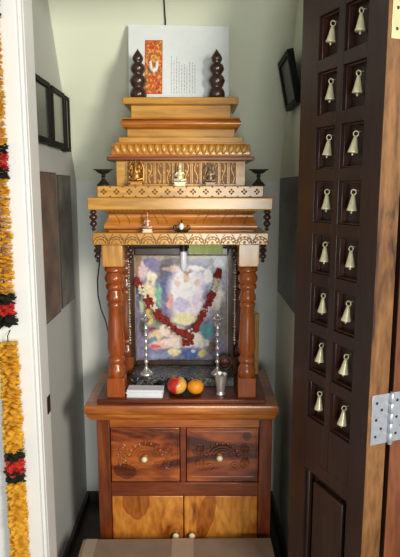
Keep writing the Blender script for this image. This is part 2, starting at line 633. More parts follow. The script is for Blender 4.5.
p1, p2, p3 = at(136, 503, YF), at(206, 517, YF), at(247, 500, YF)
M['cdoor_b'] = M['cdoor'].copy()
heartwood(M['cdoor'], 0, p1.x - CX, p1.z, .085, .115, .1, HR)
heartwood(M['cdoor_b'], 0, p2.x - CX, p2.z, .05, .17, .25, HR)
for (xa0, xb0, kp, mk) in ((xl, xmid, (176, 534), 'cdoor'), (xmid, xr, (192, 534), 'cdoor_b')):
    g = .002
    d = build('cabinet_door', MB().box(xa0 + g, xb0 - g, YF + .006, YF + .028, zbr + g, zm0 - g), M[mk], cab, bevel=.003)
    k = at(kp[0], kp[1], YF)
    knob((k.x, YF + .006, k.z), d, M['ivory'], M['brass_dark'], 1.15)

# ------------------------------------------------------------------ shrine
BK = 2.60
shr = thing('shrine', 'golden teak household shrine with turned columns and tiered carved top', 'shrine', (CX, 2.4, ZW))
ZB = ZW + .018
build('base_board', MB().box(CX - 85 * mpp(402, 2.2), CX + 85 * mpp(402, 2.2), 2.205, BK + .02, ZW, ZB), M['rail'], shr, bevel=.004)


def hw(px, py, Y):
    return px * mpp(py, Y)


z_bd0 = zat(245, 2.19)
z_bd1 = zat(233, 2.19)
z_fr1 = zat(210, 2.17)
z_sl1 = zat(197.5, 2.17)
z_di1 = zat(186, 2.21)
z_pi1 = zat(161, 2.28)
z_le1 = zat(156.5, 2.25)
z_ri1 = zat(142, 2.26)
z_pl1 = zat(137, 2.29)
z_b11 = zat(129, 2.32)
z_ba1 = zat(117.5, 2.30)
z_b21 = zat(105, 2.33)
z_top = zat(97, 2.30)


def tier(name, hpx, py, yf, z0, z1, mat, bevel=.003, back=BK):
    h = hw(hpx, py, yf)
    return build(name, MB().box(CX - h, CX + h, yf, back, z0, z1), mat, shr, bevel=bevel)


# columns
YC = 2.25
PXC = mpp(320, YC)
PROF = [(267, 7.5), (268.5, 9.5), (271.5, 9.7), (273.5, 7.5), (275, 8), (278, 9.8), (281, 9.6), (284.5, 7.2), (286, 8.8), (289, 8.8), (291, 6.6), (294, 7),
        (297.5, 8.6), (301, 8.4), (303, 6.5), (305, 7.6), (307, 7.6), (309, 6.8), (320, 7.1), (332, 7.8), (342, 8.5), (349, 8.6), (354, 7.8), (358, 6.4),
        (360, 8.3), (363.5, 8.6), (365.5, 6.6), (368, 7), (371, 8.8), (375, 9), (379, 7.8)]
zq0, zq1 = zat(379, YC - .03), zat(267, YC - .03)


def column(x, y, front=True):
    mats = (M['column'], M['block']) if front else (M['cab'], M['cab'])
    pr = [(h * PXC, zq0 + (zq1 - zq0) * (379 - p) / 112) for p, h in reversed(PROF)]
    c = build('column', MB().lathe(pr, (x, y, 0), 28), mats[0], shr, smooth=50)
    b_, t_ = 9 * PXC, 10 * PXC
    build('base_block', MB().box(x - b_, x + b_, y - b_, y + b_, ZB, zq0), mats[0], c, bevel=.003)
    build('top_block', MB().box(x - t_, x + t_, y - t_, y + t_, zq1, z_bd0), mats[1], c, bevel=.003)


xcl, xcr = at(115.3, 330, YC).x, at(247.3, 330, YC).x
ycol = YC + .012
column(xcl, ycol)
column(xcr, ycol)
column(xcl + .006, BK - .045, False)
column(xcr - .006, BK - .045, False)
build('back_panel', MB().box(xcl + .03, xcr - .03, BK - .02, BK - .008, ZB, z_bd0 - .045), M['dark_panel'], shr)

# lower board with scalloped carving
yb = 2.19
hb = hw(88, 238, yb)
bd = build('valance_board', MB().box(CX - hb, CX + hb, yb, BK, z_bd0, z_bd1), M['slab'], shr, bevel=.003)
cv, dk = MB(), MB()
n = 11
pit = 2 * hb / n
hgt = z_bd1 - z_bd0
for i in range(n):
    c = CX - hb + pit * (i + .5)
    for r_, t in ((pit * .47, .0017), (pit * .30, .0015)):
        dk.tube(arc((c, yb - .0003, z_bd0 + hgt * .08), r_, r_ * .98 if r_ * .98 < hgt * .85 else hgt * .85, 0, PI, 12), t, 6)
    for q in range(5):
        a_ = .3 + (PI - .6) * q / 4
        cv.ball((c + pit * .385 * math.cos(a_), yb, z_bd0 + hgt * .1 + min(pit * .385, hgt * .6) * math.sin(a_)), (.0045, .004, .0045), 8, 6)
    cv.ball((c, yb, z_bd0 + hgt * .2), (.006, .004, .006), 8, 6)
for i in range(n + 1):
    c = CX - hb + pit * i
    if 0 < i < n:
        dk.tube([(c - pit * .3, yb - .0003, z_bd1 - .004), (c, yb - .0003, z_bd0 + hgt * .35), (c + pit * .3, yb - .0003, z_bd1 - .004)], .0018, 6)
build('scallop_carving', cv, M['slab'], bd)
build('carved_outline', dk, M['groove'], bd)

# coved drawer frieze
yf, h = 2.262, hw(73, 220, 2.25)
prof = [(.0, 0), (.0, .06), (.012, .10), (.016, .2), (.015, .3), (.008, .45), (.0, .6), (-.002, .72), (.002, .82), (.010, .88), (.012, .93), (.012, 1)]
fr = build('coved_frieze', MB().frustum(CX - h, CX + h, yf, BK, z_bd1, z_fr1, prof), M['teak'], shr, smooth=60)
dk = MB()
fh = z_fr1 - z_bd1


def fy(t):
    for (o0, t0), (o1, t1) in zip(prof, prof[1:]):
        if t0 <= t <= t1:
            return yf - (o0 + (o1 - o0) * (t - t0) / max(t1 - t0, 1e-6))
    return yf


for i, xq in enumerate((-.245, -.205, -.09, -.055, .055, .09, .165, .2, .255)):
    s = 1 if xq > 0 else -1
    dk.tube([(CX + xq + s * .022 * (1 - math.cos(PI * .5 * t / 10)), fy(.34 + .44 * t / 10) - .0003, z_bd1 + fh * (.34 + .44 * t / 10)) for t in range(11)], .0014, 6)
for i in range(34):
    x = CX - h + 2 * h * (i + .5) / 34
    dk.ball((x, fy(.94), z_bd1 + fh * .93), (.0035, .002, .0028), 6, 5)
dk.tube([(CX - h, fy(.8) - .0005, z_bd1 + fh * .8), (CX + h, fy(.8) - .0005, z_bd1 + fh * .8)], .0014, 6)
build('carved_outline', dk, M['groove'], fr)

# wide slab, diamond board
ys = 2.17
tier('wide_slab', 93, 204, ys, z_fr1, z_sl1, M['slab'], .004)
yd = 2.21
hd = hw(83, 192, yd)
db = build('diamond_board', MB().box(CX - hd, CX + hd, yd, BK, z_sl1, z_di1), M['slab'], shr, bevel=.002)
dk = MB()
n = 13
pit = 2 * hd / n
zc_ = (z_sl1 + z_di1) / 2
for i in range(n):
    c = CX - hd + pit * (i + .5)
    for ax, az in ((.0075, 0), (-.0075, 0), (0, .0075), (0, -.0075)):
        dk.ball((c + ax, yd, zc_ + az), (.0046, .0018, .0046), 4, 4)
    for s in (-1, 1):
        dk.add([(c + pit / 2 - .008, yd - .0008, zc_ + s * .024), (c + pit / 2 + .008, yd - .0008, zc_ + s * .024), (c + pit / 2, yd - .0008, zc_ + s * .013)], [(0, 1, 2)]) if i < n - 1 else None
build('diamond_carving', dk, M['groove'], db, smooth=0)

# pilaster frieze
yp = 2.28
hp = hw(64.5, 174, yp)
pf = build('carved_frieze', MB().box(CX - hp, CX + hp, yp, BK, z_di1, z_pi1), M['slab'], shr, bevel=.002)
dk, cv = MB(), MB()
xe_ = hp - 9.5 * mpp(174, yp)
dk.box(CX - xe_, CX + xe_, yp - .0012, yp + .002, z_di1 + .008, z_pi1 - .006)
zz0, zz1 = z_di1 + .010, z_pi1 - .008
n = 12
pit = 2 * xe_ / n
for i in range(n):
    c = CX - xe_ + pit * (i + .5)
    for q in (-.46, -.30):
        cv.box(c + pit * q, c + pit * (q + .11), yp - .006, yp, zz0, zz1)
    zs = [zz0 + (zz1 - zz0) * k / 10 for k in range(11)]
    cv.tube([(c + pit * (.17 + .16 * math.sin(2 * PI * k / 10) * (1 if i % 2 else -1)), yp - .002, z) for k, z in enumerate(zs)], .0032, 6)
    for k in range(4):
        s = 1 if k % 2 else -1
        cv.ball((c + pit * (.17 + s * .13), yp - .002, zz0 + (zz1 - zz0) * (.14 + .24 * k)), (.0045, .004, .0075), 8, 6, Matrix.Rotation(s * .6, 3, 'Y'))
b_ = build('carved_ground', dk, M['groove'], pf)
build('carving', cv, M['slab'], pf, smooth=50)

# ledge and ribbed moulding
tier('ledge', 74, 158, 2.25, z_pi1, z_le1, M['rail'], .004)
yr = 2.275
hr = hw(67, 149, yr)
rm = build('ribbed_moulding', MB().frustum(CX - hr, CX + hr, yr, BK, z_le1, z_ri1, [(.012, 0), (.014, .12), (.006, .16), (.008, .4), (.004, .7), (-.006, .9), (-.006, 1)]), M['teak'], shr)
cv = MB()
n = 20
pit = 2 * hr / n
for i in range(n):
    c = CX - hr + pit * (i + .5)
    lean = (i - (n - 1) / 2) / n * .9
    cv.ball((c, yr - .007, z_le1 + (z_ri1 - z_le1) * .52), (pit * .40, .008, (z_ri1 - z_le1) * .36), 10, 8, Matrix.Rotation(lean, 3, 'Y'))
ny = 5
for i in range(ny * 2):
    for s in (-1, 1):
        cv.ball((CX + s * (hr + .005), yr + pit * (i + .5), z_le1 + (z_ri1 - z_le1) * .52), (.008, pit * .40, (z_ri1 - z_le1) * .36), 10, 8)
build('rib_carving', cv, M['slab'], rm, smooth=60)

tier('step_plate', 62.5, 139, 2.29, z_ri1, z_pl1, M['slab'], .003)
tier('neck_block', 54, 133, 2.32, z_pl1, z_b11, M['slab'], .003)
yq = 2.31
hq = hw(57, 123, yq)
build('rounded_band', MB().frustum(CX - hq, CX + hq, yq, BK, z_b11, z_ba1, [(-.006, 0), (.002, .08), (.006, .2), (.012, .35), (.014, .5), (.012, .68), (.004, .82), (.008, .88), (.006, 1)]), M['teak'], shr, smooth=50)
tier('upper_block', 50, 111, 2.33, z_ba1, z_b21, M['slab'], .003)
tier('top_slab', 58, 101, 2.30, z_b21, z_top, M['slab'], .003)

# turned pendants under the slab and the board
def pendant(x, y, ztop, L, r):
    pr = [(0.001, 0), (.35, .03), (.55, .09), (.35, .16), (.3, .2), (.75, .27), (.9, .36), (.6, .45), (.35, .5), (.7, .55), (1, .63), (.8, .73), (.4, .79), (.8, .84), (.85, .9), (.6, .94), (.6, 1)]
    build('pendant', MB().lathe([(a * r, ztop - L + L * t) for a, t in pr], (x, y, 0), 18), M['turned'], shr, smooth=60)


p = at(93.5, 222, 2.2)
L1 = z_fr1 - zat(233, 2.2)
for px_ in (93.5, 267):
    q = at(px_, 222, 2.2)
    pendant(q.x, 2.2, z_fr1 + .001, L1 - .006 if abs(q.x - CX) < hb else L1, .0165)
for px_ in (97.5, 263):
    q = at(px_, 254, 2.22)
    pendant(q.x, 2.225, z_bd0 + .001, z_bd0 - zat(263, 2.22), .016)
for px_ in (130.5, 234):
    q = at(px_, 254, 2.29)
    pendant(q.x, 2.29, z_bd0 + .001, z_bd0 - zat(265, 2.29), .013)
# finials on the top slab
for px_ in (138.3, 216.5):
    q = at(px_, 90, 2.345)
    H = zat(49, 2.345) - z_top
    pr = [(.8, 0), (.95, .02), (1, .09), (.9, .17), (.7, .21), (.68, .235), (.8, .27), (1, .36), (.85, .44), (.62, .475), (.58, .5), (.75, .54), (.9, .61), (.75, .68), (.5, .715), (.48, .735), (.6, .77), (.66, .82), (.5, .88), (.25, .94), (.12, .97), (.02, 1)]
    build('finial', MB().lathe([(a * .0345, z_top + H * t) for a, t in pr], (q.x, 2.345, 0), 24), M['turned'], shr, smooth=60)

# ------------------------------------------------------------------ card and cord on top
cd = thing('printed_card', 'white printed card with an orange floral strip, leaning on top of the shrine', 'card', at(178, 98, 2.43))
bl = Vector((at(129, 98, 2.385).x, 2.385, z_top))
br = Vector((at(228.5, 98, 2.385).x, 2.385, z_top))
zt = zat(25, 2.465)
tl_ = Vector((at(127, 24, 2.465).x, 2.465, zt))
ux = (br - bl)
nrm = Vector((0, -1, -(2.465 - 2.385) / (zt - z_top) * -1)).normalized()
uz = Vector((0, 2.465 - 2.385, zt - z_top))
upl = uz.length
uzn = uz.normalized()
nf = ux.normalized().cross(uzn)               # towards the viewer (-y)
if nf.y > 0:
    nf = -nf
tilt = -.035
Wc = ux.length


def cpt(s, t, lift=0):
    return bl + ux * s + uz * t + nf * lift


mb = MB()
th = .004
vs = [cpt(0, 0), cpt(1, 0), cpt(1.005, .975), cpt(-.015, 1)]
mb.add([v for v in vs] + [v + nf * th for v in vs], [(0, 1, 2, 3), (7, 6, 5, 4), (0, 4, 5, 1), (1, 5, 6, 2), (2, 6, 7, 3), (3, 7, 4, 0)])
build('sheet', mb, M['card'], cd)
s0, s1, t0, t1 = .155, .335, .075, .79


def floral(s, t):
    X, Y = s * 18, t * 52
    v = noise.noise(Vector((X * .33, Y * .33, 3.1)))
    w_ = noise.noise(Vector((X * .55, Y * .55, 9.4)))
    c = (206, 92, 46)
    if v > .12:
        c = (228, 168, 84)
    if w_ > .28:
        c = (176, 50, 36)
    if v < -.32:
        c = (150, 132, 74)
    if s < .06 or s > .94 or t < .02 or t > .98:
        c = (196, 92, 44)
    c = blend(c, [(.5, .68, .18, .055, 0, (222, 190, 110), .5), (.5, .68, .1, .03, 0, (150, 120, 80), .5), (.35, .44, .2, .06, 0, (104, 112, 60), .5)], s, t)
    return c


print_sheet('floral_strip', cpt(s0, t0, th + .0006), ux * (s1 - s0), uz * (t1 - t0), 30, 84, floral, M['poster'], cd)
mb = MB()
us = [(.222 - .0, .48), (.225, .44), (.245, .405), (.268, .44), (.272, .48)]
pts = [cpt(.212, .50, th + .0015)]
for i in range(13):
    a_ = PI + PI * i / 12
    pts.append(cpt(.247 + .030 * math.cos(a_), .44 + .055 * math.sin(a_), th + .0015))
pts.append(cpt(.282, .50, th + .0015))
mb.tube(pts, .0062, 8)
mb.tube([cpt(.247, .40, th + .0015), cpt(.247, .355, th + .0015)], [.009, .004], 8)
build('tilak_mark', mb, M['paper'], cd)
ink = MB()
rnd = random.Random(3)
for k, (s, tt) in enumerate(((.425, .58), (.452, .52), (.478, .575), (.503, .50), (.530, .46), (.556, .47), (.582, .44), (.610, .5), (.638, .49), (.662, .46))):
    t = .085
    while t < tt:
        l = rnd.uniform(.012, .045)
        a0_, b0_ = cpt(s, t, th + .0006), cpt(s, min(t + l, tt), th + .0006)
        wv = ux.normalized() * .0011
        ink.add([a0_ - wv, a0_ + wv, b0_ + wv, b0_ - wv], [(0, 1, 2, 3)])
        t += l + .012
build('text_lines', ink, M['ink'], cd, smooth=0)
ctop = cpt(.36, .99, 0)
zc1 = 2.56
tag(build('hanging_cord', MB().tube([(ctop.x, slope_y(ctop.z - .03) - .012, ctop.z - .03), (ctop.x, slope_y(ctop.z + .02) - .008, ctop.z + .02), (ctop.x - .003, slope_y(2.47) - .004, 2.47), (ctop.x - .004, slope_y(2.55) - .002, 2.55), (ctop.x - .004, slope_y(2.59) - .002, 2.59)], .0032, 8), M['black']),
    'thin black cord running up the sloped wall behind the white card', 'cord')


# ------------------------------------------------------------------ small idols, lamps
def figurine(name, label, x, y, z, W, H, mat, arch=True, elephant=False, ped=None, cat='figurine', pedmat=None):
    """seated figure on a pedestal, with an arch behind"""
    t = thing(name, label, cat, (x, y, z))
    pm = pedmat or mat
    ph = H * .17
    build('pedestal', MB().box(x - W * .44, x + W * .44, y - W * .26, y + W * .3, z, z + ph * .35).box(x - W * .36, x + W * .36, y - W * .2, y + W * .26, z + ph * .3, z + ph * .75)
          .box(x - W * .42, x + W * .42, y - W * .24, y + W * .28, z + ph * .7, z + ph), pm, t, bevel=.001)
    b = MB()
    zb_ = z + ph
    k = H - ph
    bw = 1.22 if elephant else 1.0
    b.ball((x, y, zb_ + k * .22), (W * .2 * bw, W * .17, k * .22), 14, 10)
    b.ball((x, y, zb_ + k * .42), (W * .2, W * .13, k * .14), 14, 10)
    for s in (-1, 1):
        b.tube([(x + s * W * .08, y, zb_ + k * .1), (x + s * W * .36, y - W * .12, zb_ + k * .1), (x + s * W * .05, y - W * .2, zb_ + k * .06)], [W * .11, W * .10, W * .06], 10)
        b.tube([(x + s * W * .17, y, zb_ + k * .48), (x + s * W * .31, y - W * .02, zb_ + k * .34), (x + s * W * .24, y - W * .14, zb_ + k * .28 + k * .1 * (s > 0))], [W * .075, W * .06, W * .05], 8)
        if elephant:
            b.tube([(x + s * W * .17, y, zb_ + k * .5), (x + s * W * .34, y, zb_ + k * .56), (x + s * W * .32, y - W * .05, zb_ + k * .7)], [W * .07, W * .055, W * .05], 8)
    b.tube([(x, y, zb_ + k * .48), (x, y, zb_ + k * .6)], W * .09, 10)
    if elephant:
        b.ball((x, y - W * .03, zb_ + k * .66), (W * .16, W * .14, k * .12), 12, 9)
        for s in (-1, 1):
            b.ball((x + s * W * .2, y, zb_ + k * .65), (W * .12, W * .045, k * .1), 10, 8)
        b.tube([(x, y - W * .15, zb_ + k * .66), (x, y - W * .2, zb_ + k * .5), (x - W * .03, y - W * .22, zb_ + k * .36), (x - W * .12, y - W * .2, zb_ + k * .32)], [W * .075, W * .06, W * .05, W * .04], 8)
    else:
        b.ball((x, y - W * .01, zb_ + k * .66), (W * .12, W * .12, k * .1), 12, 9)
        b.ball((x, y - W * .13, zb_ + k * .65), (W * .022, W * .03, k * .02), 8, 6)
        for s in (-1, 1):
            b.ball((x + s * W * .12, y, zb_ + k * .65), (W * .03, W * .03, k * .04), 8, 6)
    build('figure', b, mat, t, remesh=max(.0011, W * .022))
    build('crown', MB().lathe([(W * .13, zb_ + k * .72), (W * .135, zb_ + k * .75), (W * .1, zb_ + k * .8), (W * .08, zb_ + k * .88), (W * .03, zb_ + k * .94), (W * .004, zb_ + k * .99)], (x, y, 0), 14), mat, t)
    if arch:
        a = MB()
        pts = [(x - W * .4, y + W * .22, zb_)] + [(x + W * .42 * math.cos(PI - PI * i / 16), y + W * .22, zb_ + k * .5 + k * .5 * math.sin(PI * i / 16)) for i in range(17)] + [(x + W * .4, y + W * .22, zb_)]
        a.tube(pts, W * .055, 8)
        for i in range(1, 16):
            a.ball((x + W * .47 * math.cos(PI - PI * i / 16), y + W * .22, zb_ + k * .5 + k * .54 * math.sin(PI * i / 16)), (W * .05, W * .04, W * .05), 6, 5)
        build('arch', a, mat, t)
    return t


yl = 2.246
mm = mpp(175, yl)
figurine('deity_figurine', 'brass elephant headed seated figurine under an arch, left on the upper ledge', at(136, 180, yl).x, yl, z_di1, 17 * mm, 27 * mm, M['brass_dark'], True, True)
figurine('deity_figurine', 'pale brass seated figurine on a broad pedestal, middle of the upper ledge', at(180, 180, yl).x, yl, z_di1, 15 * mm, 24 * mm, M['brass'], False)
figurine('deity_figurine', 'small dull pewter seated figurine under an arch, right on the upper ledge', at(210.5, 180, yl).x, yl, z_di1, 13 * mm, 22 * mm, M['pewter'], True)
yl2 = 2.218
mm = mpp(225, yl2)
figurine('deity_figurine', 'small copper pink figurine on a pale block before the coved frieze', at(147.5, 225, yl2).x, yl2, z_bd1, 11.5 * mm, 21.5 * mm, M['pinkish'], False, False, pedmat=M['ivory'])
x = at(181.5, 228, yl2).x
t = thing('stone_stand', 'white egg shaped stone in a small dark metal stand before the coved frieze', 'ornament', (x, yl2, z_bd1))
b = MB().lathe([(.017, 0), (.018, .003), (.010, .006), (.007, .010), (.010, .014)], (x, yl2, z_bd1), 18)
for s in (-1, 1):
    b.tube([(x + s * .006, yl2, z_bd1 + .006), (x + s * .022, yl2 - .003, z_bd1 + .006), (x + s * .034, yl2 - .004, z_bd1 + .018), (x + s * .028, yl2 - .004, z_bd1 + .028), (x + s * .02, yl2 - .004, z_bd1 + .022)], .0035, 8)
    b.tube([(x + s * .022, yl2, z_bd1), (x + s * .026, yl2, z_bd1 + .014)], .004, 8)
b.tube([(x, yl2 + .012, z_bd1 + .005), (x, yl2 + .014, z_bd1 + .035), (x, yl2 + .006, z_bd1 + .047)], .003, 8)
build('stand', b, M['bronze'], t)
build('stone', MB().ball((x, yl2 - .004, z_bd1 + .024), (.010, .010, .0145), 16, 12), M['paper'], t)


def diya(label, px_):
    y = 2.243
    x = at(px_, 180, y).x
    t = thing('oil_lamp', label, 'oil lamp', (x, y, z_di1), 'pedestal oil lamps')
    build('pedestal', MB().lathe([(.027, 0), (.027, .004), (.020, .012), (.010, .022), (.006, .032), (.007, .036), (.011, .039), (.007, .042), (.008, .047)], (x, y, z_di1), 22), M['bronze'], t, smooth=60)
    b = MB().lathe([(.008, .046), (.020, .050), (.030, .058), (.033, .065), (.030, .065), (.020, .058), (.004, .055)], (x, y, z_di1), 22, sy=.85)
    for s in (-1, 1):
        b.ball((x + s * .031, y, z_di1 + .0635), (.009, .006, .003), 8, 6)
    build('bowl', b, M['bronze'], t, smooth=60)


diya('dark bronze pedestal oil lamp on the left end of the carved ledge', 103.5)
diya('dark bronze pedestal oil lamp on the right end of the carved ledge', 258.5)

# ------------------------------------------------------------------ inside the shrine
# stone slab
YP0 = 2.36
ZP = ZB + .042
tag(build('stone_slab', MB().box(xcl + .046, xcr - .046, YP0, BK - .022, ZB, ZP), M['stone'], bevel=.003),
    'low black stone slab with pale veins under the framed picture', 'slab')
# framed picture
yf = 2.53
pic = thing('framed_picture', 'large framed colour print of robed figures inside the shrine', 'picture', (at(182, 300, yf).x, yf + .01, ZP))
fx0, fx1 = at(129, 310, yf).x, at(234, 310, yf).x
fz1 = zat(248, yf)
bw = 6.5 * mpp(310, yf)
f = MB()
f.box(fx0, fx0 + bw, yf, yf + .024, ZP, fz1).box(fx1 - bw, fx1, yf, yf + .024, ZP, fz1).box(fx0 + bw, fx1 - bw, yf, yf + .024, fz1 - bw * 1.1, fz1).box(fx0 + bw, fx1 - bw, yf, yf + .024, ZP, ZP + bw * .7)
f.box(fx0 + .004, fx1 - .004, yf + .018, yf + .026, ZP + .004, fz1 - .004)
build('frame', f, M['dark_panel'], pic, bevel=.003)
mb = MB()
w_ = .0035
ix0, ix1, iz0, iz1 = fx0 + bw, fx1 - bw, ZP + bw * .7, fz1 - bw * 1.1
mb.box(ix0 - .003, ix0 + w_, yf - .002, yf + .006, iz0, iz1).box(ix1 - w_, ix1 + .003, yf - .002, yf + .006, iz0, iz1).box(ix0, ix1, yf - .002, yf + .006, iz1 - w_, iz1)
build('silver_slip', mb, M['pewter'], pic, bevel=.001)


def U(px_, py_):                                   # pixel of the picture -> 0..1
    return ((px_ - 135.5) / 92, 1 - (py_ - 256) / 107)


EL = []


def E(px_, py_, rx, ry, col, soft=.6, rot=0):
    s, t = U(px_, py_)
    EL.append((s, t, rx / 92, ry / 107, rot, col, soft))


for row in (
    (180, 258, 50, 6, (172, 162, 138)), (137, 266, 6, 15, (136, 98, 70)), (143, 271, 5, 11, (206, 178, 182)), (152, 263, 9, 7, (116, 102, 152)),
    (164, 272, 6, 11, (82, 70, 84)), (172, 263, 13, 4, (108, 88, 90)), (167, 287, 8, 17, (80, 82, 128)), (173, 270, 12, 3.6, (232, 190, 172)),
    (199, 262, 14, 4, (138, 132, 164)), (198, 284, 12, 15, (178, 170, 208)), (196, 269, 10, 4, (240, 234, 218)), (211, 261, 3.4, 3.4, (78, 64, 110)), (219, 266, 6, 8, (206, 200, 214)),
    (151, 279, 6.5, 9, (226, 214, 190)), (150, 284, 2.6, 4, (146, 126, 118)), (147, 296, 11, 15, (218, 208, 166)), (159, 296, 3.4, 15, (106, 176, 150)), (139, 300, 3, 12, (92, 92, 120)), (142, 306, 2.4, 10, (176, 190, 150)),
    (208, 277, 6.5, 11, (240, 232, 234)), (218, 302, 9, 20, (232, 220, 204)), (214, 290, 4, 8, (188, 178, 196)),
    (186, 292, 21, 30, (242, 230, 240)), (191, 312, 24, 13, (238, 222, 226)), (184, 280, 9, 10, (248, 236, 238)), (187, 278, 4, 5, (222, 178, 158)), (187, 273, 5, 3, (150, 120, 116)),
    (178, 283, 3.2, 4.6, (226, 190, 176)), (197, 284, 3.2, 4.6, (224, 188, 174)), (170, 303, 4, 9, (218, 154, 152)), (181, 306, 10, 9, (200, 190, 224)), (196, 302, 5, 10, (222, 204, 226)), (186, 321, 17, 7, (234, 222, 172)),
    (147, 311, 4, 4, (170, 60, 44)), (149, 318, 5.5, 10, (208, 182, 104)), (157, 325, 6, 6, (122, 132, 104)), (152, 331, 5, 3, (120, 44, 42)), (142, 328, 4, 12, (70, 62, 58)),
    (155, 337, 9, 7, (216, 186, 152)), (190, 341, 14, 11, (238, 224, 210)), (165, 332, 8, 8, (232, 208, 194)), (177, 337, 10, 12, (224, 194, 174)), (172, 330, 2.4, 8, (170, 130, 116)), (173, 345, 24, 5.5, (232, 208, 194)),
    (158, 348, 11, 5, (222, 176, 166)), (155, 349, 6, 3, (206, 88, 100)), (152, 341, 6, 2.2, (104, 136, 150)), (190, 356, 12, 6, (68, 88, 148)), (174, 354, 8, 5.5, (224, 210, 164)), (160, 358, 13, 3.4, (124, 134, 168)), (193, 354, 3, 3, (190, 200, 216)),
    (207, 333, 6.5, 9, (58, 138, 138)), (204, 345, 8, 6, (204, 200, 192)), (203, 355, 5, 5.5, (192, 188, 112)), (212, 350, 5, 9, (92, 72, 62)), (223, 322, 6, 26, (108, 102, 102)), (217, 320, 3, 10, (206, 202, 206)), (182, 365, 50, 5, (58, 62, 62))):
    E(*row, .34)


def picture(s, t):
    X, Y = s * 92, t * 107
    q = Vector((X * .13, Y * .13, 2.7))
    p = Vector((X * .4, Y * .4, 7.7))
    s2 = s + (noise.noise(q) * 2.6 + noise.noise(p) * 1.3) / 92
    t2 = t + (noise.noise(q + Vector((0, 0, 9))) * 2.6 + noise.noise(p + Vector((0, 0, 9))) * 1.3) / 107
    c = blend((118, 110, 142), EL, s2, t2)
    v = 16 + noise.noise(Vector((X * .2, Y * .2, 1))) * 12 + noise.noise(Vector((X * .35, Y * .35, 5))) * 20
    h_ = noise.noise(Vector((X * .3, Y * .3, 11))) * 12
    return [c[0] + v + h_, c[1] + v - h_ * .4, c[2] + v - h_ * .8]


print_sheet('print', (ix0, yf + .012, iz0), (ix1 - ix0, 0, 0), (0, 0, iz1 - iz0), 160, 186, picture, M['print'], pic)

# flower garland over the picture
yg = yf - .014
gl = thing('flower_garland', 'red and cream flower garland draped in a V over the framed picture', 'garland', at(188, 300, yg))
path = [(138, 281), (142, 290), (147, 299), (154, 309), (162, 318), (171, 326), (180, 332), (188, 334), (195, 328), (201, 318), (207, 307), (212, 296), (216, 284), (219, 272)]
dense = []
for (a0, b0), (a1, b1) in zip(path, path[1:]):
    for k in range(4):
        dense.append((a0 + (a1 - a0) * k / 4, b0 + (b1 - b0) * k / 4))
dense.append(path[-1])
rnd = random.Random(11)
runs = []
for i, (a, b0) in enumerate(dense):
    ph = i / len(dense)
    white = (.05 < ph < .12) or (.2 < ph < .23) or (.36 < ph < .39) or (.55 < ph < .58) or (.72 < ph < .745) or (.86 < ph < .94)
    if not runs or runs[-1][0] != white:
        runs.append((white, MB()))
    for k in range(6):
        q = at(a + rnd.uniform(-2.6, 2.6), b0 + rnd.uniform(-2.6, 2.6), yg)
        r_ = rnd.uniform(.006, .010)
        runs[-1][1].ball((q.x, yg - rnd.uniform(-.002, .006), q.z), (r_, r_ * .8, r_), 7, 5, Matrix.Rotation(rnd.uniform(0, 3), 3, 'Y'))
tas = MB()
for k in range(30):
    q = at(188 + rnd.uniform(-5, 5), 340 + rnd.uniform(-5, 5), yg)
    tas.ball((q.x, yg - rnd.uniform(-.002, .006), q.z), rnd.uniform(.006, .009), 7, 5)
for white, mb in runs:
    build('cream_flower_cluster' if white else 'red_flower_cluster', mb, M['white_petal'] if white else M['rose'], gl, smooth=60)
build('red_tassel', tas, M['rose'], gl, smooth=60)
build('string', MB().tube([(at(a, b0, yg + .003).x, yg + .003, at(a, b0, yg + .003).z) for a, b0 in path], .002, 6), M['string'], gl)

# bead strands
for px_, lab in ((129, 'silver bead strand hanging beside the left shrine column'), (235, 'silver bead strand hanging beside the right shrine column')):
    y = 2.33
    x = at(px_, 290, y).x
    zt_, zb_ = z_bd0, zat(345, y)
    b = MB()
    b.tube([(x, y, zt_), (x, y, zb_)], .0012, 6)
    z = zt_ - .012
    k = 0
    while z > zb_:
        r_ = .0058 if k % 5 else .0078
        b.ball((x, y, z), r_, 10, 7)
        z -= r_ * 1.9
        k += 1
    tag(build('bead_strand', b, M['bead'], smooth=60), lab, 'beads', 'bead strands')

# bulb under the board
yb_ = 2.39
q = at(183.5, 250, yb_)
t = thing('light_bulb', 'unlit white candle shaped bulb hanging at the top of the shrine', 'bulb', (q.x, yb_, z_bd0))
zs = zat(251, yb_)
zbm = zat(272, yb_)
build('socket', MB().lathe([(.014, zs - .002), (.017, zs), (.017, z_bd0 - .006), (.02, z_bd0)], (q.x, yb_, 0), 20), M['black'], t)
hB = zs - zbm
build('glass', MB().lathe([(.001, zbm), (.008, zbm + .003), (.013, zbm + hB * .15), (.0155, zbm + hB * .35), (.0155, zbm + hB * .8), (.0135, zbm + hB * .95), (.0135, zs)], (q.x, yb_, 0), 20), M['frost'], t, smooth=60)
# light green matte strip above the picture
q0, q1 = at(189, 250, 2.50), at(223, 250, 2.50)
b = MB()  # thin wavy sheet in plain light green
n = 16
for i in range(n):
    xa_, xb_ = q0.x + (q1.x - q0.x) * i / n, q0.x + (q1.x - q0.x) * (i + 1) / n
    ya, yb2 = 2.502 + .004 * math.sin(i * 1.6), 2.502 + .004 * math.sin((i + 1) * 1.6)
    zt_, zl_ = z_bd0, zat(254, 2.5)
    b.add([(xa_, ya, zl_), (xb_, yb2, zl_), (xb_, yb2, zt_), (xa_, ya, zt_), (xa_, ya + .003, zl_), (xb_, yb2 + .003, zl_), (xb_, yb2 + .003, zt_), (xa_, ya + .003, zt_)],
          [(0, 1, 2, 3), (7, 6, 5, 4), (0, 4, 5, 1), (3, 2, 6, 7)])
tag(build('green_strip', b, M['greenstrip'], smooth=60), 'narrow light green matte strip above the framed picture', 'cloth')


